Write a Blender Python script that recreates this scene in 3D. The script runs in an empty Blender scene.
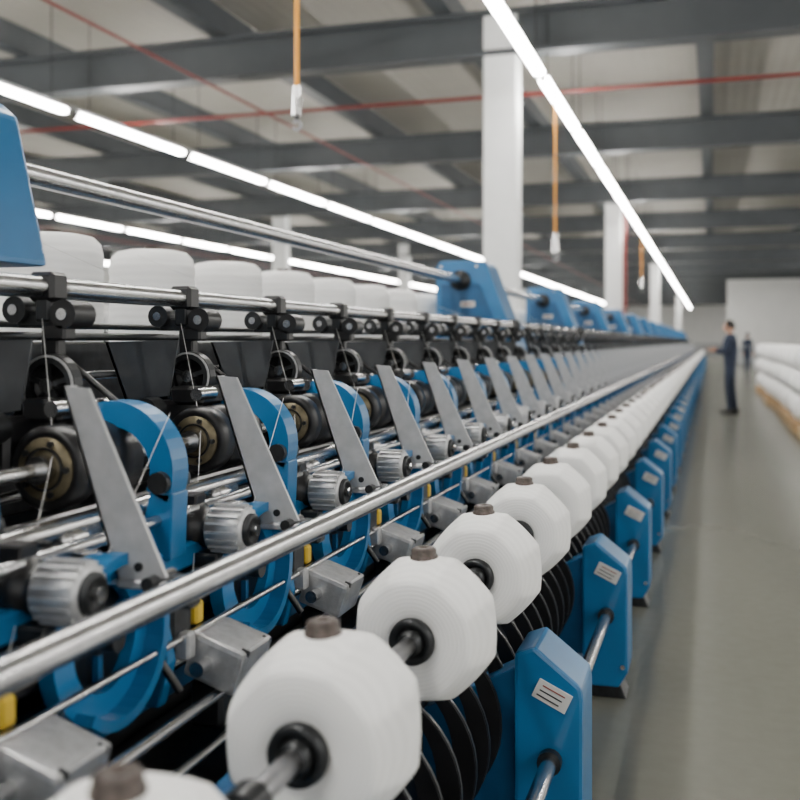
import bpy, bmesh, math, random
from mathutils import Vector, Matrix, Euler
random.seed(7)
H=1.35          # camera height; machine meshes are modelled relative to this height
P=0.547         # pitch of one machine position
S=bpy.context.scene
COL=S.collection

# ---------------------------------------------------------------- materials
def newmat(name):
    m=bpy.data.materials.new(name); m.use_nodes=True
    nt=m.node_tree; b=nt.nodes['Principled BSDF']; return m,nt,b
def mat(name,col,rough=.5,metal=0.,noise=0.,nscale=20.,bump=0.,bscale=60.,coat=0.):
    m,nt,b=newmat(name)
    b.inputs['Base Color'].default_value=(*col,1); b.inputs['Roughness'].default_value=rough
    b.inputs['Metallic'].default_value=metal
    if coat: b.inputs['Coat Weight'].default_value=coat
    tc=nt.nodes.new('ShaderNodeTexCoord')
    if noise:
        n=nt.nodes.new('ShaderNodeTexNoise'); n.inputs['Scale'].default_value=nscale; n.inputs['Detail'].default_value=4
        nt.links.new(tc.outputs['Object'],n.inputs['Vector'])
        r=nt.nodes.new('ShaderNodeValToRGB')
        r.color_ramp.elements[0].position=.3; r.color_ramp.elements[1].position=.7
        r.color_ramp.elements[0].color=(*[c*(1-noise) for c in col],1)
        r.color_ramp.elements[1].color=(*[min(1,c*(1+noise)) for c in col],1)
        nt.links.new(n.outputs['Fac'],r.inputs['Fac']); nt.links.new(r.outputs['Color'],b.inputs['Base Color'])
    if bump:
        n2=nt.nodes.new('ShaderNodeTexNoise'); n2.inputs['Scale'].default_value=bscale
        nt.links.new(tc.outputs['Object'],n2.inputs['Vector'])
        bp=nt.nodes.new('ShaderNodeBump'); bp.inputs['Strength'].default_value=bump; bp.inputs['Distance'].default_value=.01
        nt.links.new(n2.outputs['Fac'],bp.inputs['Height']); nt.links.new(bp.outputs['Normal'],b.inputs['Normal'])
    return m
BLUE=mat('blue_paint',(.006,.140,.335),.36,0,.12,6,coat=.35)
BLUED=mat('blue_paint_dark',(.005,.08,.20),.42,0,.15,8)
SIL=mat('brushed_steel',(.60,.60,.60),.24,1.,.1,40,.05,200)
PLATE=mat('galvanised_plate',(.44,.445,.45),.40,.4,.12,25)
ALU=mat('cast_aluminium',(.52,.525,.53),.42,.6,.15,60,.1,200)
SHAFT=mat('shaft_steel',(.36,.36,.37),.30,1.,.1,40)
DARK=mat('dark_steel',(.034,.036,.038),.35,.6,.3,30)
BLK=mat('black_plastic',(.007,.007,.008),.38,0,.3,30)
OLIVE=mat('drum_face_bronze',(.15,.125,.075),.4,.6,.3,40)
BROWN=mat('core_cap_brown',(.070,.054,.046),.5,.2,.45,70,.2,150)
YEL=mat('yellow_plastic',(.62,.42,.03),.4)
CORD=mat('orange_cord',(.85,.36,.03),.5)
RED=mat('red_pipe_paint',(.20,.025,.02),.45)
CHROME=mat('chrome',(.7,.7,.7),.15,1.)
THREAD=mat('thread_white',(.8,.8,.78),.8)
COLW=mat('column_white_paint',(.84,.85,.84),.5,0,.04,3)
BEAM=mat('beam_grey_paint',(.060,.067,.073),.5,0,.1,2)
LABEL=mat('label_white',(.62,.62,.60),.5)
INK=mat('label_ink',(.25,.06,.05),.5)
WOOD=mat('pallet_wood',(.42,.27,.13),.7,0,.25,12)
HOUS=mat('lamp_housing',(.35,.35,.35),.5)
NAVY=mat('navy_overalls',(.018,.028,.055),.85,0,.2,15,.3,40)
SKIN=mat('skin',(.5,.28,.19),.5)
HAIR=mat('hair_black',(.012,.010,.009),.6)
SHOE=mat('shoe_black',(.01,.01,.01),.5)
SMOKE=mat('smoked_panel',(.09,.095,.10),.25,.3,.2,10)

def yarn(name,mode,scale,st=.1):
    m,nt,b=newmat(name)
    b.inputs['Roughness'].default_value=.7
    tc=nt.nodes.new('ShaderNodeTexCoord'); w=nt.nodes.new('ShaderNodeTexWave')
    if mode=='ring': w.wave_type='RINGS'; w.rings_direction='Y'
    else: w.wave_type='BANDS'; w.bands_direction='Z'
    w.inputs['Scale'].default_value=scale; w.inputs['Distortion'].default_value=.6; w.inputs['Detail'].default_value=2
    nt.links.new(tc.outputs['Object'],w.inputs['Vector'])
    bp=nt.nodes.new('ShaderNodeBump'); bp.inputs['Strength'].default_value=st; bp.inputs['Distance'].default_value=.002
    nt.links.new(w.outputs['Fac'],bp.inputs['Height']); nt.links.new(bp.outputs['Normal'],b.inputs['Normal'])
    r=nt.nodes.new('ShaderNodeValToRGB')
    r.color_ramp.elements[0].color=(.88,.88,.865,1); r.color_ramp.elements[1].color=(.93,.93,.915,1)
    nt.links.new(w.outputs['Fac'],r.inputs['Fac']); nt.links.new(r.outputs['Color'],b.inputs['Base Color'])
    return m
YARN=yarn('yarn_white_wound','ring',40,.18)
YARNZ=yarn('yarn_white_package','band',12,.25)

def emis(name,col,s):
    m,nt,b=newmat(name)
    b.inputs['Base Color'].default_value=(*col,1)
    b.inputs['Emission Color'].default_value=(*col,1); b.inputs['Emission Strength'].default_value=s
    return m
TUBE=emis('fluorescent_tube_glow',(1,.975,.93),78)

# ---------------------------------------------------------------- mesh builder
class MB:
    def __init__(s): s.v=[]; s.f=[]; s.m=[]; s.sm=[]; s.mats=[]
    def mi(s,m):
        if m not in s.mats: s.mats.append(m)
        return s.mats.index(m)
    def add(s,vs,fs,m,smooth=False,M=None):
        o=len(s.v); k=s.mi(m)
        for v in vs:
            v=Vector(v)
            if M is not None: v=M@v
            s.v.append(v[:])
        for f in fs:
            s.f.append([i+o for i in f]); s.m.append(k); s.sm.append(smooth)
    def box(s,c,size,m,bev=0,rot=None,seg=1):
        bm=bmesh.new(); bmesh.ops.create_cube(bm,size=1)
        for v in bm.verts: v.co=Vector((v.co.x*size[0],v.co.y*size[1],v.co.z*size[2]))
        if bev: bmesh.ops.bevel(bm,geom=bm.edges[:],offset=bev,segments=seg,affect='EDGES',profile=.6)
        s.frombm(bm,c,m,rot)
    def frombm(s,bm,c,m,rot=None,smooth=False):
        R=Matrix.Identity(4)
        if rot: R=Euler(rot).to_matrix().to_4x4()
        M=Matrix.Translation(Vector(c))@R
        bm.verts.index_update()
        s.add([v.co[:] for v in bm.verts],[[v.index for v in f.verts] for f in bm.faces],m,smooth,M); bm.free()
    def prism(s,pts,ax,a0,a1,m,bev=0):
        def mk(p,a):
            return {'y':(p[0],a,p[1]),'x':(a,p[0],p[1]),'z':(p[0],p[1],a)}[ax]
        bm=bmesh.new(); n=len(pts)
        A=[bm.verts.new(mk(p,a0)) for p in pts]; B=[bm.verts.new(mk(p,a1)) for p in pts]
        bm.faces.new(A); bm.faces.new(B[::-1])
        for i in range(n): bm.faces.new([A[i],B[i],B[(i+1)%n],A[(i+1)%n]])
        bmesh.ops.recalc_face_normals(bm,faces=bm.faces[:])
        if bev: bmesh.ops.bevel(bm,geom=bm.edges[:],offset=bev,segments=2,affect='EDGES',profile=.6)
        s.frombm(bm,(0,0,0),m)
    def cyl(s,p0,p1,r,m,seg=14,r2=None,caps=True,capm=None):
        p0=Vector(p0); p1=Vector(p1); r2=r if r2 is None else r2
        q=(p1-p0).to_track_quat('Z','Y').to_matrix()
        A=[];B=[]
        for i in range(seg):
            a=2*math.pi*i/seg; d=q@Vector((math.cos(a),math.sin(a),0))
            A.append((p0+d*r)[:]); B.append((p1+d*r2)[:])
        s.add(A+B,[[i,(i+1)%seg,seg+(i+1)%seg,seg+i] for i in range(seg)],m,True)
        if caps:
            s.add(A,[list(range(seg))[::-1]],capm or m); s.add(B,[list(range(seg))],capm or m)
    def lathe(s,c,axis,prof,m,seg=24,fn=None,smooth=True):
        ax=Vector(axis).normalized(); 
        if abs(ax.y)>.9: e1=Vector((0,0,1)); e2=Vector((1,0,0))
        elif abs(ax.x)>.9: e1=Vector((0,0,1)); e2=Vector((0,1,0))
        else: e1=Vector((1,0,0)); e2=Vector((0,1,0))
        c=Vector(c); vs=[]; fs=[]
        for (t,r) in prof:
            for i in range(seg):
                a=2*math.pi*i/seg; k=fn(a,r) if fn else 1
                vs.append((c+ax*t+(e1*math.cos(a)+e2*math.sin(a))*r*k)[:])
        n=len(prof)
        for j in range(n-1):
            for i in range(seg):
                fs.append([j*seg+i,j*seg+(i+1)%seg,(j+1)*seg+(i+1)%seg,(j+1)*seg+i])
        s.add(vs,fs,m,smooth)
    def arc(s,c,ax,ri,ro,a0,a1,t0,t1,m,seg=14):
        def mk(u,w,t): return {'y':(c[0]+u,t,c[1]+w),'x':(t,c[0]+u,c[1]+w)}[ax]
        vs=[];fs=[]
        full=abs(a1-a0)>=359.9
        for i in range(seg+1):
            a=math.radians(a0+(a1-a0)*i/seg); cc,ss=math.cos(a),math.sin(a)
            rr=ri if not callable(ri) else ri(i/seg)
            vs+= [mk(rr*cc,rr*ss,t0),mk(ro*cc,ro*ss,t0),mk(ro*cc,ro*ss,t1),mk(rr*cc,rr*ss,t1)]
        for i in range(seg):
            for k in range(4):
                fs.append([4*i+k,4*i+(k+1)%4,4*(i+1)+(k+1)%4,4*(i+1)+k])
        if not full: fs+=[[3,2,1,0],[4*seg,4*seg+1,4*seg+2,4*seg+3]]
        s.add(vs,fs,m)
    def mesh(s,name):
        me=bpy.data.meshes.new(name); me.from_pydata(s.v,[],s.f)
        for m in s.mats: me.materials.append(m)
        for i,p in enumerate(me.polygons): p.material_index=s.m[i]; p.use_smooth=s.sm[i]
        bm=bmesh.new(); bm.from_mesh(me); bmesh.ops.recalc_face_normals(bm,faces=bm.faces[:]); bm.to_mesh(me); bm.free()
        return me
def obj(name,me,loc=(0,0,0),parent=None):
    o=bpy.data.objects.new(name,me); o.location=loc; COL.objects.link(o)
    if parent: o.parent=parent
    return o
def empty(name,loc=(0,0,0)):
    o=bpy.data.objects.new(name,None); o.location=loc; o.empty_display_size=.2; COL.objects.link(o); return o

# ================================================================= machine unit
def build_unit():
    b=MB()
    # slanted galvanised separator plate with folded flange
    b.prism([(-1.048,-.075),(-.998,-.078),(-.850,-.385),(-.940,-.395)],'y',-.004,.004,PLATE)
    b.prism([(-1.048,-.075),(-1.043,-.075),(-.935,-.395),(-.940,-.395)],'y',-.004,.03,PLATE)
    b.box((-.885,.02,-.40),(.11,.06,.014),ALU,.003)
    b.cyl((-.87,-.03,-.392),(-.87,.05,-.392),.012,DARK,8)
    b.cyl((-.90,-.008,-.37),(-.90,.0,-.37),.008,DARK,8)
    b.box((-.82,0,-.405),(.05,.035,.05),DARK,.006)
    # winding drum
    b.lathe((-1.15,.09,-.23),(0,1,0),[(0,.02),(0,.058),(-.004,.062),(-.004,.072),(.004,.078),(.05,.078),(.055,.07),(.07,.07),(.075,.078),(.2,.078),(.21,.06),(.21,.02)],BLK,28)
    b.lathe((-1.15,.086,-.23),(0,1,0),[(0,.018),(-.002,.056),(.003,.058)],OLIVE,24)
    b.arc((-1.15,-.23),'y',.036,.040,0,360,.080,.086,BLK,24)
    b.cyl((-1.15,.06,-.23),(-1.15,.09,-.23),.026,SIL,14)
    for i in range(5):
        a=i*2*math.pi/5; b.cyl((-1.15+.048*math.cos(a),.078,-.23+.048*math.sin(a)),(-1.15+.048*math.cos(a),.088,-.23+.048*math.sin(a)),.006,DARK,8)
    b.box((-1.26,.18,-.20),(.05,.18,.12),BLK,.01)
    b.cyl((-1.26,.05,-.16),(-1.26,.10,-.16),.03,DARK,14)
    b.box((-1.21,.21,-.13),(.09,.12,.045),BLK,.008)
    b.cyl((-1.17,.13,-.125),(-1.17,.21,-.125),.016,SIL,10)
    # blue cradle arm
    b.arc((-1.12,-.25),'y',.085,.135,-25,115,.25,.31,BLUE,16)
    b.prism([(-1.035,-.29),(-.985,-.29),(-.99,-.42),(-1.07,-.42)],'y',.25,.31,BLUE,.004)
    b.cyl((-1.01,.235,-.27),(-1.01,.325,-.27),.022,DARK,12)
    b.cyl((-1.165,.235,-.13),(-1.165,.325,-.13),.018,SIL,12)
    # motor / tension drive
    y=-.13; z=-.385
    b.lathe((-1.10,y,z),(1,0,0),[(0,.0),(0,.040),(.01,.050),(.09,.050),(.095,.040),(.115,.040)],BLK,20)
    b.lathe((-.985,y,z),(1,0,0),[(0,.02),(0,.046),(.075,.046),(.08,.042),(.08,.03)],ALU,20)
    for i in range(18):
        a=2*math.pi*i/18
        b.box((-.945,y+.047*math.cos(a),z+.047*math.sin(a)),(.068,.005,.010),ALU,0,(a+math.pi/2,0,0))
    b.lathe((-.905,y,z),(1,0,0),[(0,.034),(.008,.034),(.012,.028),(.006,.02),(.006,.0)],DARK,20)
    b.cyl((-.92,y,z),(-.885,y,z),.012,SIL,12)
    b.box((-1.05,y,z+.055),(.07,.045,.03),BLK,.004)
    b.box((-1.01,y-.01,z-.06),(.11,.07,.03),DARK,.004)
    # blue ring guard (faces the aisle) behind the motor
    ry=-.015; rz=-.490
    b.arc((ry,rz),'x',.088,.138,0,360,-.985,-.955,BLUE,36)
    b.arc((ry,rz),'x',.124,.143,-130,170,-.955,-.920,BLUE,28)
    b.lathe((-.985,ry,rz),(1,0,0),[(0,.090),(.008,.090),(.008,.03),(.02,.028),(.02,.0)],DARK,24)
    for a in (30,150,270):
        a=math.radians(a); b.box((-.972,ry+.06*math.cos(a),rz+.06*math.sin(a)),(.012,.08,.014),BLUED,0,(a,0,0))
    b.cyl((-.975,ry,rz),(-.93,ry,rz),.02,DARK,14)
    b.prism([(-1.06,-.40),(-.96,-.42),(-.93,-.58),(-.95,-.66),(-1.06,-.66)],'y',.14,.17,BLUE,.006)
    # aluminium gearbox lower front
    b.box((-.885,-.26,-.60),(.11,.13,.085),ALU,.010,(0,math.radians(18),0),2)
    b.box((-.83,-.26,-.595),(.01,.09,.05),PLATE,.003,(0,math.radians(18),0))
    for dy in (-.045,.045): b.cyl((-.835,-.26+dy,-.575),(-.82,-.26+dy,-.58),.006,DARK,8)
    b.cyl((-.90,-.36,-.60),(-.90,-.16,-.60),.015,SIL,10)
    b.box((-.92,-.24,-.69),(.07,.10,.09),DARK,.008)
    b.box((-.955,-.27,-.52),(.030,.030,.045),YEL,.005)
    b.cyl((-.955,-.27,-.49),(-.955,-.27,-.45),.008,DARK,8)
    b.box((-.99,-.27,-.50),(.04,.06,.08),BLK,.006)
    b.box((-.96,.20,-.50),(.05,.07,.09),DARK,.006)
    b.box((-.93,.20,-.56),(.03,.03,.05),ALU,.004)
    b.box((-1.10,.0,-.40),(.06,.20,.05),DARK,.006)
    b.lathe((-1.08,.02,-.35),(0,1,0),[(0,0),(0,.03),(.1,.03),(.1,.0)],SIL,14)
    # clamp assembly on upper rail
    cy=.27
    b.box((-1.28,cy,.111),(.060,.055,.060),BLK,.008)
    b.box((-1.28,cy,.07),(.035,.045,.06),DARK,.005)
    b.cyl((-1.34,cy-.03,.065),(-1.34,cy+.04,.065),.028,DARK,14)
    b.cyl((-1.225,cy-.03,.055),(-1.225,cy+.04,.055),.030,BLK,14)
    b.cyl((-1.225,cy-.035,.055),(-1.225,cy-.03,.055),.012,SIL,10)
    b.cyl((-1.34,cy-.035,.065),(-1.34,cy-.03,.065),.011,SIL,10)
    b.box((-1.28,cy,.045),(.13,.03,.03),DARK,.004)
    b.box((-1.275,cy+.01,-.03),(.04,.03,.15),BLK,.004)
    b.box((-1.245,cy-.01,.02),(.05,.04,.035),BLK,.005)
    for (px,pz,pr,py) in ((-1.235,-.085,.062,cy-.05),(-1.335,-.135,.046,cy-.03)):
        b.arc((px,pz),'y',pr*.70,pr,0,360,py-.014,py+.014,DARK,24)
        b.arc((px,pz),'y',pr*.90,pr*.97,0,360,py-.017,py-.013,ALU,24)
        b.lathe((px,py-.004,pz),(0,1,0),[(0,pr*.74),(.008,pr*.74),(.008,0)],BLK,20)
        b.cyl((px,py-.02,pz),(px,py+.02,pz),.015,SIL,10)
        for i in range(5):
            a=i*2*math.pi/5+.3; b.box((px+pr*.42*math.cos(a),py-.008,pz+pr*.42*math.sin(a)),(pr*.6,.006,.010),DARK,0,(0,-a,0))
    b.cyl((-1.25,cy-.05,-.10),(-1.15,.22,-.19),.010,DARK,8)
    b.cyl((-1.28,cy+.03,-.02),(-1.10,cy+.01,-.14),.007,BLK,8)
    # smoked hopper panel
    b.prism([(-1.44,.0),(-1.235,.005),(-1.26,-.13),(-1.38,-.15)],'y',cy-.11,cy-.105,SMOKE)
    b.prism([(-1.44,.0),(-1.432,.0),(-1.372,-.15),(-1.38,-.15)],'y',cy-.11,cy-.03,SMOKE)
    b.box((-1.36,cy+.06,-.19),(.12,.16,.05),DARK,.006)
    b.box((-1.30,cy-.02,-.24),(.05,.05,.14),BLK,.004)
    # threads
    for (p,q) in (((-1.28,cy-.02,.05),(-1.16,.12,-.16)),((-1.9,.5,.30),(-1.30,cy,.10)),((-1.16,.14,-.16),(-.97,-.25,-.49)),((-1.02,.3,-.14),(-.93,-.1,-.40))):
        b.cyl(p,q,.0007,THREAD,4,caps=False)
    b.cyl((-1.02,.1,-.44),(-.9,.13,-.62),.008,BLK,8)
    b.cyl((-1.18,.0,-.36),(-.98,.0,-.36),.012,SIL,10)
    b.box((-1.16,-.05,-.37),(.07,.05,.05),BLK,.006)
    # black curved ribs below the packages
    for i in range(4):
        yy=-.25+i*P/4
        b.arc((-.72,-.95),'y',lambda t:.16+.04*abs(t-.5)*2,.222,-80,55,yy,yy+.018,BLK,16)
        b.arc((-.72,-.95),'y',.221,.224,-80,55,yy+.004,yy+.014,DARK,16)
    return b.mesh('machine_position')
UNIT=build_unit()

def build_frame(y0,y1):
    b=MB()
    def rod(x,z,r,m,seg=16): b.cyl((x,y0,z),(x,y1,z),r,m,seg)
    def beam(x0,x1,z0,z1,m,bev=.006): b.box(((x0+x1)/2,(y0+y1)/2,(z0+z1)/2),(x1-x0,y1-y0,z1-z0),m,bev)
    rod(-.80,-.394,.0225,SIL,20)           # front rail
    rod(-1.15,-.23,.013,SIL)               # drum shaft
    rod(-1.08,-.325,.020,SIL); rod(-1.02,-.345,.012,SIL); rod(-1.22,-.36,.024,ALU)
    rod(-1.30,-.30,.012,SIL); rod(-1.35,.012,.009,DARK,8)
    rod(-.93,-.545,.007,SIL,8); rod(-.885,-.66,.011,SIL,8); rod(-.86,-.73,.009,SIL,8)
    rod(-.99,-.62,.012,SIL,8); rod(-1.0,-.53,.009,BLK,8)
    rod(-1.42,-.08,.010,SIL,8); rod(-1.5,.04,.008,DARK,8); rod(-1.60,.12,.012,DARK,8)
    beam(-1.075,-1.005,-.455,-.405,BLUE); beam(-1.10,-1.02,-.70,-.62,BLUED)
    beam(-1.50,-1.12,-.44,-.37,BLK)
    beam(-1.46,-1.38,-.36,-.20,DARK)
    beam(-2.25,-1.45,-.30,-.22,BLUED)
    beam(-2.30,-1.10,-1.22,-.44,BLK)       # closed machine core
    beam(-2.2,-.95,-1.35,-1.22,DARK)
    beam(-.80,-.74,-.80,-.74,BLUED)
    beam(-.78,-.72,-1.27,-.76,BLK)         # lower front panel
    beam(-1.10,-.78,-.84,-.78,DARK)
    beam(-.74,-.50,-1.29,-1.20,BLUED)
    beam(-1.75,-1.68,-.22,.0,DARK)
    rod(-.38,-1.03,.020,SIL,14)            # lower drive shaft through knee boxes
    y=1.383-.5*P
    while y<y1:
        b.prism([(-.78,-.70),(-.74,-.62),(-.55,-.545),(-.52,-.57),(-.55,-.60),(-.72,-.80),(-.78,-.80)],'y',y-.013,y+.013,BLUED,.004)
        b.cyl((-.545,y-.022,-.57),(-.545,y+.022,-.57),.028,DARK,16)
        y+=4*P
    return b.mesh('machine_frame')

def build_head():
    b=MB()
    b.prism([(-1.83,.52),(-1.80,.56),(-1.50,.56),(-1.47,.53),(-1.26,-.02),(-1.22,-.34),(-1.83,-.34)],'y',0,.36,BLUE,.012)
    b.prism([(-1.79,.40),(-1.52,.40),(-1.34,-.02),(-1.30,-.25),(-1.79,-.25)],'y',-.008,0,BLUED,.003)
    b.lathe((-1.65,-.0,.424),(0,-1,0),[(0,.07),(.03,.07),(.035,.062),(.035,.055),(.07,.05),(.07,.02)],DARK,24)
    b.lathe((-1.28,0,.111),(0,-1,0),[(0,.045),(.03,.045),(.03,.02)],DARK,20)
    for (x,z) in ((-1.79,.52),(-1.54,.52),(-1.79,-.28),(-1.27,-.28)):
        b.cyl((x,-.012,z),(x,.0,z),.010,SIL,8)
    b.box((-1.60,-.014,.26),(.10,.006,.04),LABEL,.001)
    b.box((-1.60,-.018,.26),(.07,.003,.010),INK)
    return b.mesh('gear_head')
def build_endhead():
    b=MB()
    b.prism([(-1.83,.46),(-1.80,.50),(-1.42,.50),(-1.385,.47),(-1.31,.155),(-1.83,.155)],'y',0,.36,BLUE,.012)
    b.box((-1.72,.18,-.04),(.16,.2,.40),BLUED,.01)
    b.box((-1.353,.27,.30),(.005,.09,.03),LABEL,.001,(0,-math.atan2(.075,.315),0))
    b.lathe((-1.65,.36,.424),(0,1,0),[(0,.06),(.02,.06),(.03,.045),(.03,.02)],DARK,24)
    return b.mesh('gear_head_end')
def build_knee():
    b=MB()
    b.prism([(-.47,-.775),(-.42,-.755),(-.305,-.845),(-.30,-.875),(-.30,-1.24),(-.335,-1.30),(-.47,-1.30)],'y',-.10,.10,BLUE,.010)
    b.box((-.375,-.103,-.870),(.09,.004,.05),LABEL,.001,(0,math.radians(25),0))
    for k in range(3): b.box((-.375-.008*k+.005,-.106,-.858-.011*k),(.06,.002,.003),INK if k==0 else DARK,0,(0,math.radians(25),0))
    b.cyl((-.38,-.125,-1.03),(-.38,.125,-1.03),.030,DARK,16)
    b.cyl((-.32,-.107,-1.22),(-.32,-.10,-1.22),.009,SIL,8); b.cyl((-.45,-.107,-1.22),(-.45,-.10,-1.22),.009,SIL,8)
    b.prism([(-.76,-.98),(-.47,-.82),(-.47,-1.20),(-.76,-1.2)],'y',-.05,.05,BLUED,.006)
    b.prism([(-.45,-1.30),(-.33,-1.30),(-.31,-1.35),(-.47,-1.35)],'y',-.07,.07,DARK,.004)
    return b.mesh('knee_box')
def build_rearpkg():
    b=MB()
    prof=[(-.27,.03),(-.27,.12),(-.25,.14)]
    for i in range(9):
        z=-.235+i*.045; prof+= [(z,.156),(z+.022,.160)]
    prof+=[(.165,.158),(.20,.150),(.222,.128),(.23,.09),(.23,.03)]
    b.lathe((0,0,0),(0,0,1),prof,YARNZ,36)
    b.cyl((0,0,-.33),(0,0,.245),.028,BROWN,12)
    b.cyl((0,0,-.38),(0,0,-.25),.06,DARK,12)
    return b.mesh('rear_package')
Y0=1.447; KY0=2.56-2*1.37
HEAD=build_head(); EHEAD=build_endhead(); KNEE=build_knee(); RPK=build_rearpkg()

def build_machine(xoff,y_plate0,n,k_start=-3):
    root=empty('yarn_winding_machine',(xoff,0,H))
    y0=y_plate0+k_start*P-.2; y1=y_plate0+n*P
    obj('frame',build_frame(y0,y1),(0,0,0),root)
    for k in range(k_start,n): obj('winding_position_%d'%(k-k_start+1),UNIT,(0,y_plate0+k*P,0),root)
    heads=[1.40]+[6.7+3.5*i for i in range(int((y1-6.7)/3.5)+1)]
    for i,h in enumerate(heads): obj('gear_head_%d'%(i+1),EHEAD if i==0 else HEAD,(0,h,0),root)
    b=MB()
    hs=[-1.4]+heads
    for a,c in zip(hs[:-1],hs[1:]):
        b.cyl((-1.65,a+.36,.424),(-1.65,c-.05,.424),.029,SIL,20)
        b.cyl((-1.73,a+.36,.455),(-1.73,c,.455),.012,SIL,10)
        b.cyl((-1.28,a+.30,.111),(-1.28,c+(.36 if c<2 else 0),.111),.021,SIL,18)
    obj('upper_rollers',b.mesh('upper_rollers'),(0,0,0),root)
    b=MB(); b.cyl((-.545,-.6,-.57),(-.545,Y0+n*P,-.57),.0165,SHAFT,20)
    obj('bobbin_shaft',b.mesh('bobbin_shaft'),(0,0,0),root)
    i=0; y=.33
    while y<y1-.5:
        obj('creel_package_%d'%(i+1),RPK,(-2.02,y,.115),root); i+=1; y+=.60
    b=MB(); b.box((-2.02,(y0+y1)/2,-.24),(.2,y1-y0,.05),DARK,.005)
    obj('creel_shelf',b.mesh('creel_shelf'),(0,0,0),root)
    k=0; y=KY0
    while y<y1:
        obj('knee_box_%d'%(k+1),KNEE,(0,y,0),root); k+=1; y+=1.37
    return root
N=108
m1=build_machine(0,Y0,N)
m2=build_machine(-4.3,Y0,70)

# ---------------------------------------------------------------- bobbins
def build_bobbin():
    b=MB()
    def octf(a,r):
        o=math.cos(math.pi/8)/math.cos(((a+math.pi/8)%(math.pi/4))-math.pi/8)
        w=min(1,max(0,(r-.05)/.06))*.60
        return 1+w*(o*1.035-1)
    prof=[(-.092,.034),(-.103,.048),(-.105,.080),(-.105,.106),(-.103,.112),(-.097,.118),(-.06,.131),(-.03,.139),(-.018,.1415),(0,.1425),(.018,.1415),(.03,.139),(.06,.131),(.097,.118),(.103,.112),(.105,.106),(.105,.080),(.103,.048),(.092,.034)]
    b.lathe((0,0,0),(0,1,0),prof,YARN,96,octf)
    for sg in (-1,1):
        b.lathe((0,sg*.088,0),(0,sg,0),[(0,.040),(.018,.045),(.030,.043),(.033,.034),(.022,.028),(.022,.016)],DARK,28)
        b.lathe((0,sg*.104,0),(0,sg,0),[(0,.026),(.026,.023),(.028,.016)],DARK,24)
    b.lathe((0,0,.133),(0,0,1),[(0,.028),(.009,.028),(.011,.025),(.021,.025),(.025,.021),(.025,.009),(.018,.007),(.018,0)],BROWN,24)
    return b.mesh('yarn_bobbin')
BOB=build_bobbin()
ZB=H-.57
row=None
for k in range(-2,N-1):
    y=1.383+(k-1)*P
    if k<14: o=obj('yarn_bobbin',BOB,(-.545,y,ZB))
    else:
        if row is None: row=empty('yarn_bobbin_row',(-.545,y,ZB)); yr=y
        o=obj('bobbin_%d'%(k-13),BOB,(0,y-yr,0),row)
    o.rotation_euler=(0,random.uniform(-.05,.05),random.uniform(-.02,.02))

# ================================================================= room
ZC=4.95+H
def single(name,fn,loc=(0,0,0)):
    b=MB(); fn(b); return obj(name,b.mesh(name),loc)
m,nt,bs=newmat('concrete_floor')
tc=nt.nodes.new('ShaderNodeTexCoord')
def N_(t,**k):
    n=nt.nodes.new(t)
    for a,v in k.items(): n.inputs[a].default_value=v
    return n
n1=N_('ShaderNodeTexNoise',Scale=.5,Detail=2.,Roughness=.5); n2=N_('ShaderNodeTexNoise',Scale=16.,Detail=4.)
mp=N_('ShaderNodeMapping'); mp.inputs['Scale'].default_value=(1.6,.5,1)
nt.links.new(tc.outputs['Object'],mp.inputs['Vector']); nt.links.new(mp.outputs['Vector'],n1.inputs['Vector']); nt.links.new(tc.outputs['Object'],n2.inputs['Vector'])
r1=nt.nodes.new('ShaderNodeValToRGB'); r1.color_ramp.elements[0].position=.1; r1.color_ramp.elements[1].position=.9
r1.color_ramp.elements[0].color=(.130,.132,.112,1); r1.color_ramp.elements[1].color=(.210,.208,.178,1)
r2=nt.nodes.new('ShaderNodeValToRGB'); r2.color_ramp.elements[0].position=.1; r2.color_ramp.elements[1].position=.9
r2.color_ramp.elements[0].color=(.86,.87,.85,1); r2.color_ramp.elements[1].color=(1,1,1,1)
mx=nt.nodes.new('ShaderNodeMix'); mx.data_type='RGBA'; mx.blend_type='MULTIPLY'; mx.inputs[0].default_value=1
nt.links.new(n1.outputs['Fac'],r1.inputs['Fac']); nt.links.new(n2.outputs['Fac'],r2.inputs['Fac'])
nt.links.new(r1.outputs['Color'],mx.inputs[6]); nt.links.new(r2.outputs['Color'],mx.inputs[7]); nt.links.new(mx.outputs[2],bs.inputs['Base Color'])
bs.inputs['Roughness'].default_value=.24
FLOOR=m
CEIL=mat('ceiling_sheet',(.31,.295,.26),.7,0,.05,1)
nt=CEIL.node_tree; tc=nt.nodes.new('ShaderNodeTexCoord'); w=nt.nodes.new('ShaderNodeTexWave'); w.bands_direction='X'; w.inputs['Scale'].default_value=1.6
nt.links.new(tc.outputs['Object'],w.inputs['Vector']); bp=nt.nodes.new('ShaderNodeBump'); bp.inputs['Strength'].default_value=.25; bp.inputs['Distance'].default_value=.03
nt.links.new(w.outputs['Fac'],bp.inputs['Height']); nt.links.new(bp.outputs['Normal'],nt.nodes['Principled BSDF'].inputs['Normal'])
WALL=mat('wall_paint',(.76,.76,.74),.7,0,.04,1)
WALLD=mat('wall_dado',(.40,.42,.43),.6)

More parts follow.
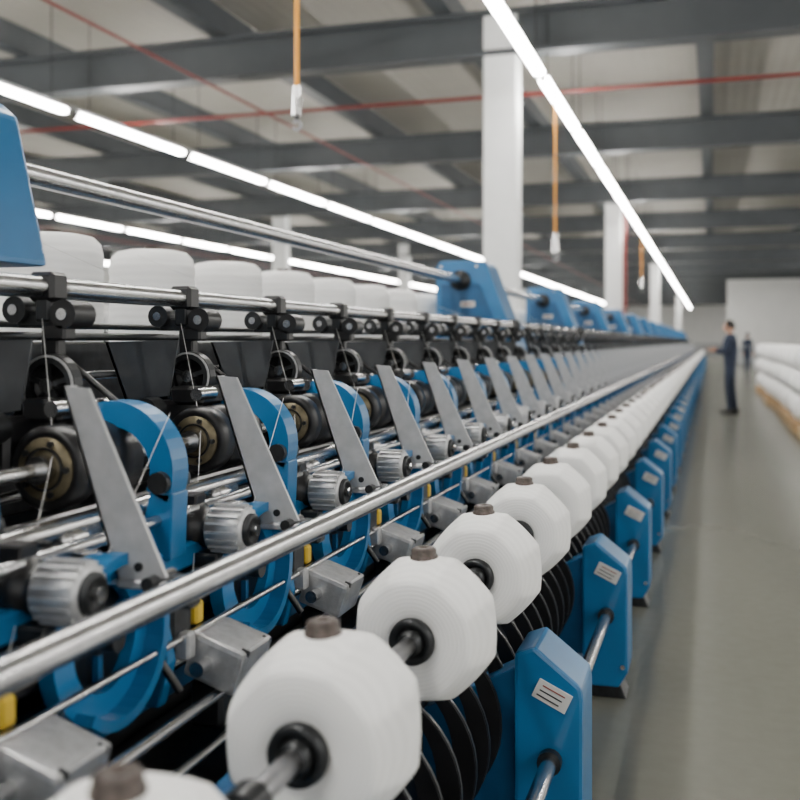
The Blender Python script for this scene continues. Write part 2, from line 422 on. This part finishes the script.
XL,XR,YN,YF=-32,13,-8,112
single('floor',lambda b:b.box(((XL+XR)/2,(YN+YF)/2,-.05),(XR-XL,YF-YN,.1),FLOOR))
single('ceiling',lambda b:b.box(((XL+XR)/2,(YN+YF)/2,ZC+.05),(XR-XL,YF-YN,.1),CEIL))
def wf(b):
    b.box(((XL+XR)/2,YF+.1,ZC/2),(XR-XL,.2,ZC),WALL); b.box(((XL+XR)/2,YF-.02,.6),(XR-XL,.04,1.2),WALLD)
single('wall_far',wf)
def wp(b):
    b.box(((.9+XR)/2,66,ZC/2),(XR-.9,.2,ZC),WALL)
    b.box(((.9+XR)/2,65.88,.5),(XR-.9,.04,1.0),WALLD)
single('wall_partition',wp)
single('wall_left',lambda b:b.box((XL-.1,(YN+YF)/2,ZC/2),(.2,YF-YN,ZC),WALL))
def wr(b):
    b.box((XR+.1,(YN+YF)/2,.6),(.2,YF-YN,1.2),WALL); b.box((XR+.1,(YN+YF)/2,ZC-.5),(.2,YF-YN,1.0),WALL)
    y=YN
    while y<=YF: b.box((XR+.1,y,ZC/2),(.25,.7,ZC),WALL); y+=4
single('wall_right',wr)  # unseen wall, band between sill and head left open to admit sky light
def wfr(b):
    y=YN
    while y<YF:
        for dy in (1.4,2.6): b.box((XR+.1,y+dy,(1.2+ZC-1)/2),(.06,.06,ZC-2.2),BEAM)
        b.box((XR+.1,y+2,3.2),(.06,3.3,.06),BEAM); y+=4
single('added_window_1',wfr)  # unseen window frames, added in the opening that lets sky light in

def ibx(b,y,zb,zt):
    b.box(((XL+XR)/2,y,zb+.03),(XR-XL,.34,.06),BEAM); b.box(((XL+XR)/2,y,zt-.03),(XR-XL,.34,.06),BEAM)
    b.box(((XL+XR)/2,y,(zb+zt)/2),(XR-XL,.06,zt-zb-.1),BEAM)
def steel(b):
    y=-1.5
    while y<YF:
        ibx(b,y,3.85+H,4.45+H)
        y+=7.4
    x=XL+1.3
    while x<XR:
        b.box((x,(YN+YF)/2,4.50+H),(.26,YF-YN,.05),BEAM); b.box((x,(YN+YF)/2,4.70+H),(.07,YF-YN,.42),BEAM); x+=3.4
single('trim_1_roof_beams',steel)
def colm(b):
    w=.46
    b.box((0,0,(4.45+H)/2),(w,w*.8,4.45+H),COLW,.02); b.box((0,0,.1),(w+.1,w+.02,.2),BEAM,.01)
cb=MB(); colm(cb); CM=cb.mesh('column')
for d in (13.6,29.0,50,85):
    obj('support_column',CM,(-2.72,(d-.81)/.9547,0))
for y in (-1.5,13.4,29.5,43,58,73,88): 
    for x in (-13.2,-28): obj('support_column',CM,(x,y,0))

def lrow(b,x,ye):
    y=-4.2; 
    while y<ye:
        L=3.1
        b.box((x,y+L/2,3.465+H),(.075,L+.1,.05),HOUS,.008)
        b.box((x,y+L/2,3.40+H),(.12,L,.06),TUBE)
        for e in (-.04,L+.04): b.box((x,y+e,3.40+H),(.07,.06,.08),DARK)
        for e in (.3,L-.3): b.cyl((x,y+e,3.5+H),(x,y+e,4.9+H),.008,DARK,6)
        y+=3.42
    b.box((x,(ye-1)/2,3.50+H),(.04,ye+5,.03),HOUS)
for x,ye in ((-2.08,104),(-9.1,104),(-17.0,104),(-25,104),(6.6,55)):  # last row, right of the aisle, is unseen and added to brighten the hall
    single('fluorescent_light_row',lambda b,x=x,ye=ye:lrow(b,x,ye))
def pipes(b):
    b.cyl((XL+.1,14.9,3.72+H),(XR-.1,14.9,3.72+H),.028,RED,10)
    for x in (-7,-21): b.cyl((x,YN+.1,3.76+H),(x,YF-.1,3.76+H),.020,RED,10)
single('sprinkler_pipes',pipes)
def rp(b):
    b.cyl((0,0,0),(0,0,3.9+H),.055,RED,12); b.cyl((0,0,1.0),(0,-.16,1.0),.05,RED,10)
single('fire_riser_pipe',rp,(-2.38,29.1,0))
def cord(name,x,y,ztop,zend,hl):
    def f(b):
        zt=zend+hl
        b.cyl((0,0,zt),(0,0,ztop),.014,CORD,10)
        s=hl/.21
        b.cyl((0,0,zt-.03*s),(0,0,zt+.02*s),.020*s,CHROME,12)
        b.cyl((0,0,zend+.085*s),(0,0,zt-.03*s),.026*s,CHROME,14,r2=.022*s)
        b.cyl((0,0,zend+.065*s),(0,0,zend+.09*s),.013*s,DARK,10)
        b.arc((0,zend+.035*s),'y',.016*s,.028*s,-150,140,-.007*s,.007*s,SHAFT,16)
    return single(name,f,(x,y,0))
cord('hanging_cord_with_hook',-2.08,(5.25-.62)/.9547,3.36+H,1.10+H,.22)
cord('hanging_cord_with_hook',-2.08,(13.9-.62)/.9547,3.36+H,1.11+H,.36)
cord('hanging_cord_with_hook',-2.08,(31.-.62)/.9547,3.36+H,1.55+H,.4)

def pallet(seed):
    b=MB()
    for i in range(6): b.box((-.5+i*.2,0,.135),(.14,1.15,.02),WOOD)
    for i in (-.5,0,.5): b.box((i,0,.06),(.1,1.15,.12),WOOD)
    rnd=random.Random(seed)
    for l in range(3):
        for i in range(2):
            for j in range(2):
                x=-.28+i*.56+rnd.uniform(-.04,.04); y=-.29+j*.58+rnd.uniform(-.03,.03); z=.15+l*.385
                h=rnd.uniform(.97,1.03)
                b.lathe((x,y,z),(0,0,1),[(0,.05),(0,.13),(.03,.20),(.10,.255),(.19,.272),(.28,.255),(.35,.20),(.38,.13),(.385,.05)],YARNZ,24,lambda a,r,h=h:h)
                b.cyl((x,y,z+.37),(x,y,z+.395),.05,BROWN,10)
    return b.mesh('pallet_of_yarn_rolls')
PMS=[pallet(3),pallet(8)]
y=12.4; rnd=random.Random(5); i=0
while y<30:
    obj('pallet_of_yarn_rolls',PMS[i%2],(1.72+rnd.uniform(-.04,.04),y,0)).rotation_euler=(0,0,rnd.choice((0,math.pi)))
    obj('pallet_of_yarn_rolls',PMS[(i+1)%2],(3.0+rnd.uniform(-.03,.03),y,0))
    y+=1.36; i+=1

# ================================================================= people
def skin_obj(name,chains,m,parent,sub=2):
    vs=[];es=[];rs=[]
    for ch in chains:
        prev=None
        for p in ch:
            if isinstance(p,int): cur=p
            else:
                vs.append(p[:3]); rs.append(p[3:]); cur=len(vs)-1
            if prev is not None: es.append((prev,cur))
            prev=cur
    me=bpy.data.meshes.new(name); me.from_pydata(vs,es,[]); me.materials.append(m)
    o=obj(name,me,(0,0,0),parent)
    bpy.context.view_layer.objects.active=o
    md=o.modifiers.new('skin','SKIN'); md.use_smooth_shade=True
    if not me.skin_vertices: me.skin_vertices.new()
    for i,r in enumerate(rs):
        me.skin_vertices[0].data[i].radius=(r[0],r[1] if len(r)>1 else r[0]); me.skin_vertices[0].data[i].use_root=(i==0)
    sb=o.modifiers.new('sub','SUBSURF'); sb.levels=sub; sb.render_levels=sub
    return o
def person(loc,rotz,reach=True):
    root=empty('factory_worker',loc)
    ch=[[(0,0,.96,.15,.125),(0,0,1.10,.135,.11),(.01,0,1.28,.165,.12),(0,0,1.42,.13,.10),(.0,0,1.50,.055,.055)],
        [0,(-.0,.09,.88,.095),(.03,.10,.50,.065),(.0,.11,.12,.052),(.0,.11,.07,.05)],
        [0,(-.0,-.09,.88,.095),(-.02,-.10,.50,.065),(-.07,-.11,.12,.052),(-.07,-.11,.07,.05)]]
    if reach:
        L=[3,(.0,.19,1.41,.062),(.06,.23,1.15,.05),(.26,.18,1.18,.038)]; R=[3,(.0,-.19,1.41,.062),(.07,-.24,1.14,.05),(.27,-.16,1.22,.038)]
        hl=((.27,.178,1.18),(1,-.1,.1)); hr=((.28,-.158,1.222),(1,.1,.1))
    else:
        L=[3,(.0,.19,1.41,.062),(-.02,.24,1.14,.05),(.05,.24,.90,.038)]; R=[3,(.0,-.19,1.41,.062),(-.02,-.24,1.14,.05),(.05,-.24,.90,.038)]
        hl=((.052,.24,.89),(.15,0,-1)); hr=((.052,-.24,.89),(.15,0,-1))
    skin_obj('overalls',ch+[L,R],NAVY,root)
    for nm,(p,d),sg in (('hand_left',hl,-1),('hand_right',hr,1)):
        p=Vector(p); d=Vector(d).normalized(); side=Vector((0,sg,0)); up=d.cross(side).normalized()
        def q(a,c,u,r): 
            v=p+d*a+side*c+up*u; return (v.x,v.y,v.z,r)
        cs=[[q(-.03,0,0,.026),q(.03,0,0,.03),q(.075,0,0,.034)]]
        for i,(c,L_) in enumerate(((.030,.065),(.010,.075),(-.010,.070),(-.030,.055))):
            cs.append([2,q(.09,c,0,.010),q(.09+L_*.5,c,-.010*1,.009),q(.09+L_,c*.95,-.035,.008)])
        cs.append([1,q(.05,.04,0,.011),q(.085,.055,-.015,.009)])
        skin_obj(nm,cs,SKIN,root,1)
    bm=bmesh.new(); bmesh.ops.create_uvsphere(bm,u_segments=32,v_segments=24,radius=1)
    for v in bm.verts:
        x,y,z=v.co
        w=.078*(1-.22*max(0,-z)); dpt=.098
        X=x*dpt; Y=y*w; Z=z*.118
        if x>0 and z<-.2: X+=.012*x
        g=math.exp(-((y)/.14)**2); 
        if x>0:
            X+=.024*g*math.exp(-((z+.12)/.16)**2)
            X-=.010*math.exp(-((abs(y)-.42)/.16)**2-((z-.08)/.10)**2)
            X+=.006*math.exp(-(y/.3)**2-((z+.48)/.08)**2)
            X+=.008*math.exp(-(y/.35)**2-((z+.85)/.15)**2)
        v.co=(X,Y,Z)
    b=MB(); b.frombm(bm,(.02,0,1.635),SKIN,None,True)
    for sgn in (-1,1):
        b.lathe((.01,sgn*.076,1.625),(0,sgn,0),[(-.006,.02),(.004,.028),(.010,.026),(.008,.012),(.004,0)],SKIN,14,lambda a,r:1+.25*abs(math.cos(a)))
        b.lathe((.098,sgn*.030,1.645),(1,0,0),[(-.012,.010),(-.004,.011),(.002,.006),(.003,0)],LABEL,12)
        b.lathe((.1005,sgn*.030,1.645),(1,0,0),[(-.003,.005),(.001,.004),(.0015,0)],HAIR,10)
        b.box((.108,sgn*.031,1.667),(.006,.032,.006),HAIR,.002)
    b.box((.116,0,1.577),(.006,.04,.007),INK,.002)
    b.cyl((0,0,1.47),(.012,0,1.56),.052,SKIN,18)
    obj('head',b.mesh('head'),(0,0,0),root)
    bm=bmesh.new(); bmesh.ops.create_uvsphere(bm,u_segments=32,v_segments=20,radius=1)
    bmesh.ops.delete(bm,geom=[v for v in bm.verts if (v.co.z<-.35) or (v.co.x>.45 and v.co.z<.45)],context='VERTS')
    for v in bm.verts: v.co=(v.co.x*.107-.002,v.co.y*.087,v.co.z*.130)
    b=MB(); b.frombm(bm,(.018,0,1.642),HAIR,None,True); obj('hair',b.mesh('hair'),(0,0,0),root)
    b=MB()
    for (x,y) in ((0,.11),(-.07,-.11)):
        bm=bmesh.new(); bmesh.ops.create_uvsphere(bm,u_segments=20,v_segments=12,radius=1)
        for v in bm.verts:
            X=v.co.x; v.co=(X*.14+.05,v.co.y*(.05+.008*X),max(-.045,v.co.z*(.055-.02*X)))
        b.frombm(bm,(x,y,.047),SHOE,None,True)
    obj('shoes',b.mesh('shoes'),(0,0,0),root)
    b=MB(); b.lathe((0,0,1.455),(0,0,1),[(-.01,.095),(.02,.085),(.045,.062),(.05,.056)],NAVY,20)
    obj('collar',b.mesh('collar'),(0,0,0),root)
    root.rotation_euler=(0,0,rotz)
    return root
person((.33,(18.8+.1)/.9547,0),math.radians(172),True)
person((1.47,46.,0),math.radians(60),False)

# ================================================================= world / camera
w=bpy.data.worlds.new('World'); S.world=w; w.use_nodes=True
bg=w.node_tree.nodes['Background']; bg.inputs[0].default_value=(1.0,.985,.955,1); bg.inputs[1].default_value=1.8
cam=bpy.data.cameras.new('Camera'); co=bpy.data.objects.new('Camera',cam); COL.objects.link(co)
co.location=(0,0,H); co.rotation_euler=(math.radians(90),0,math.atan(.312))
cam.lens=45; cam.sensor_width=36; cam.shift_y=-58/800; cam.clip_start=.05; cam.clip_end=400
cam.dof.use_dof=True; cam.dof.focus_distance=2.5; cam.dof.aperture_fstop=2.6
S.camera=co
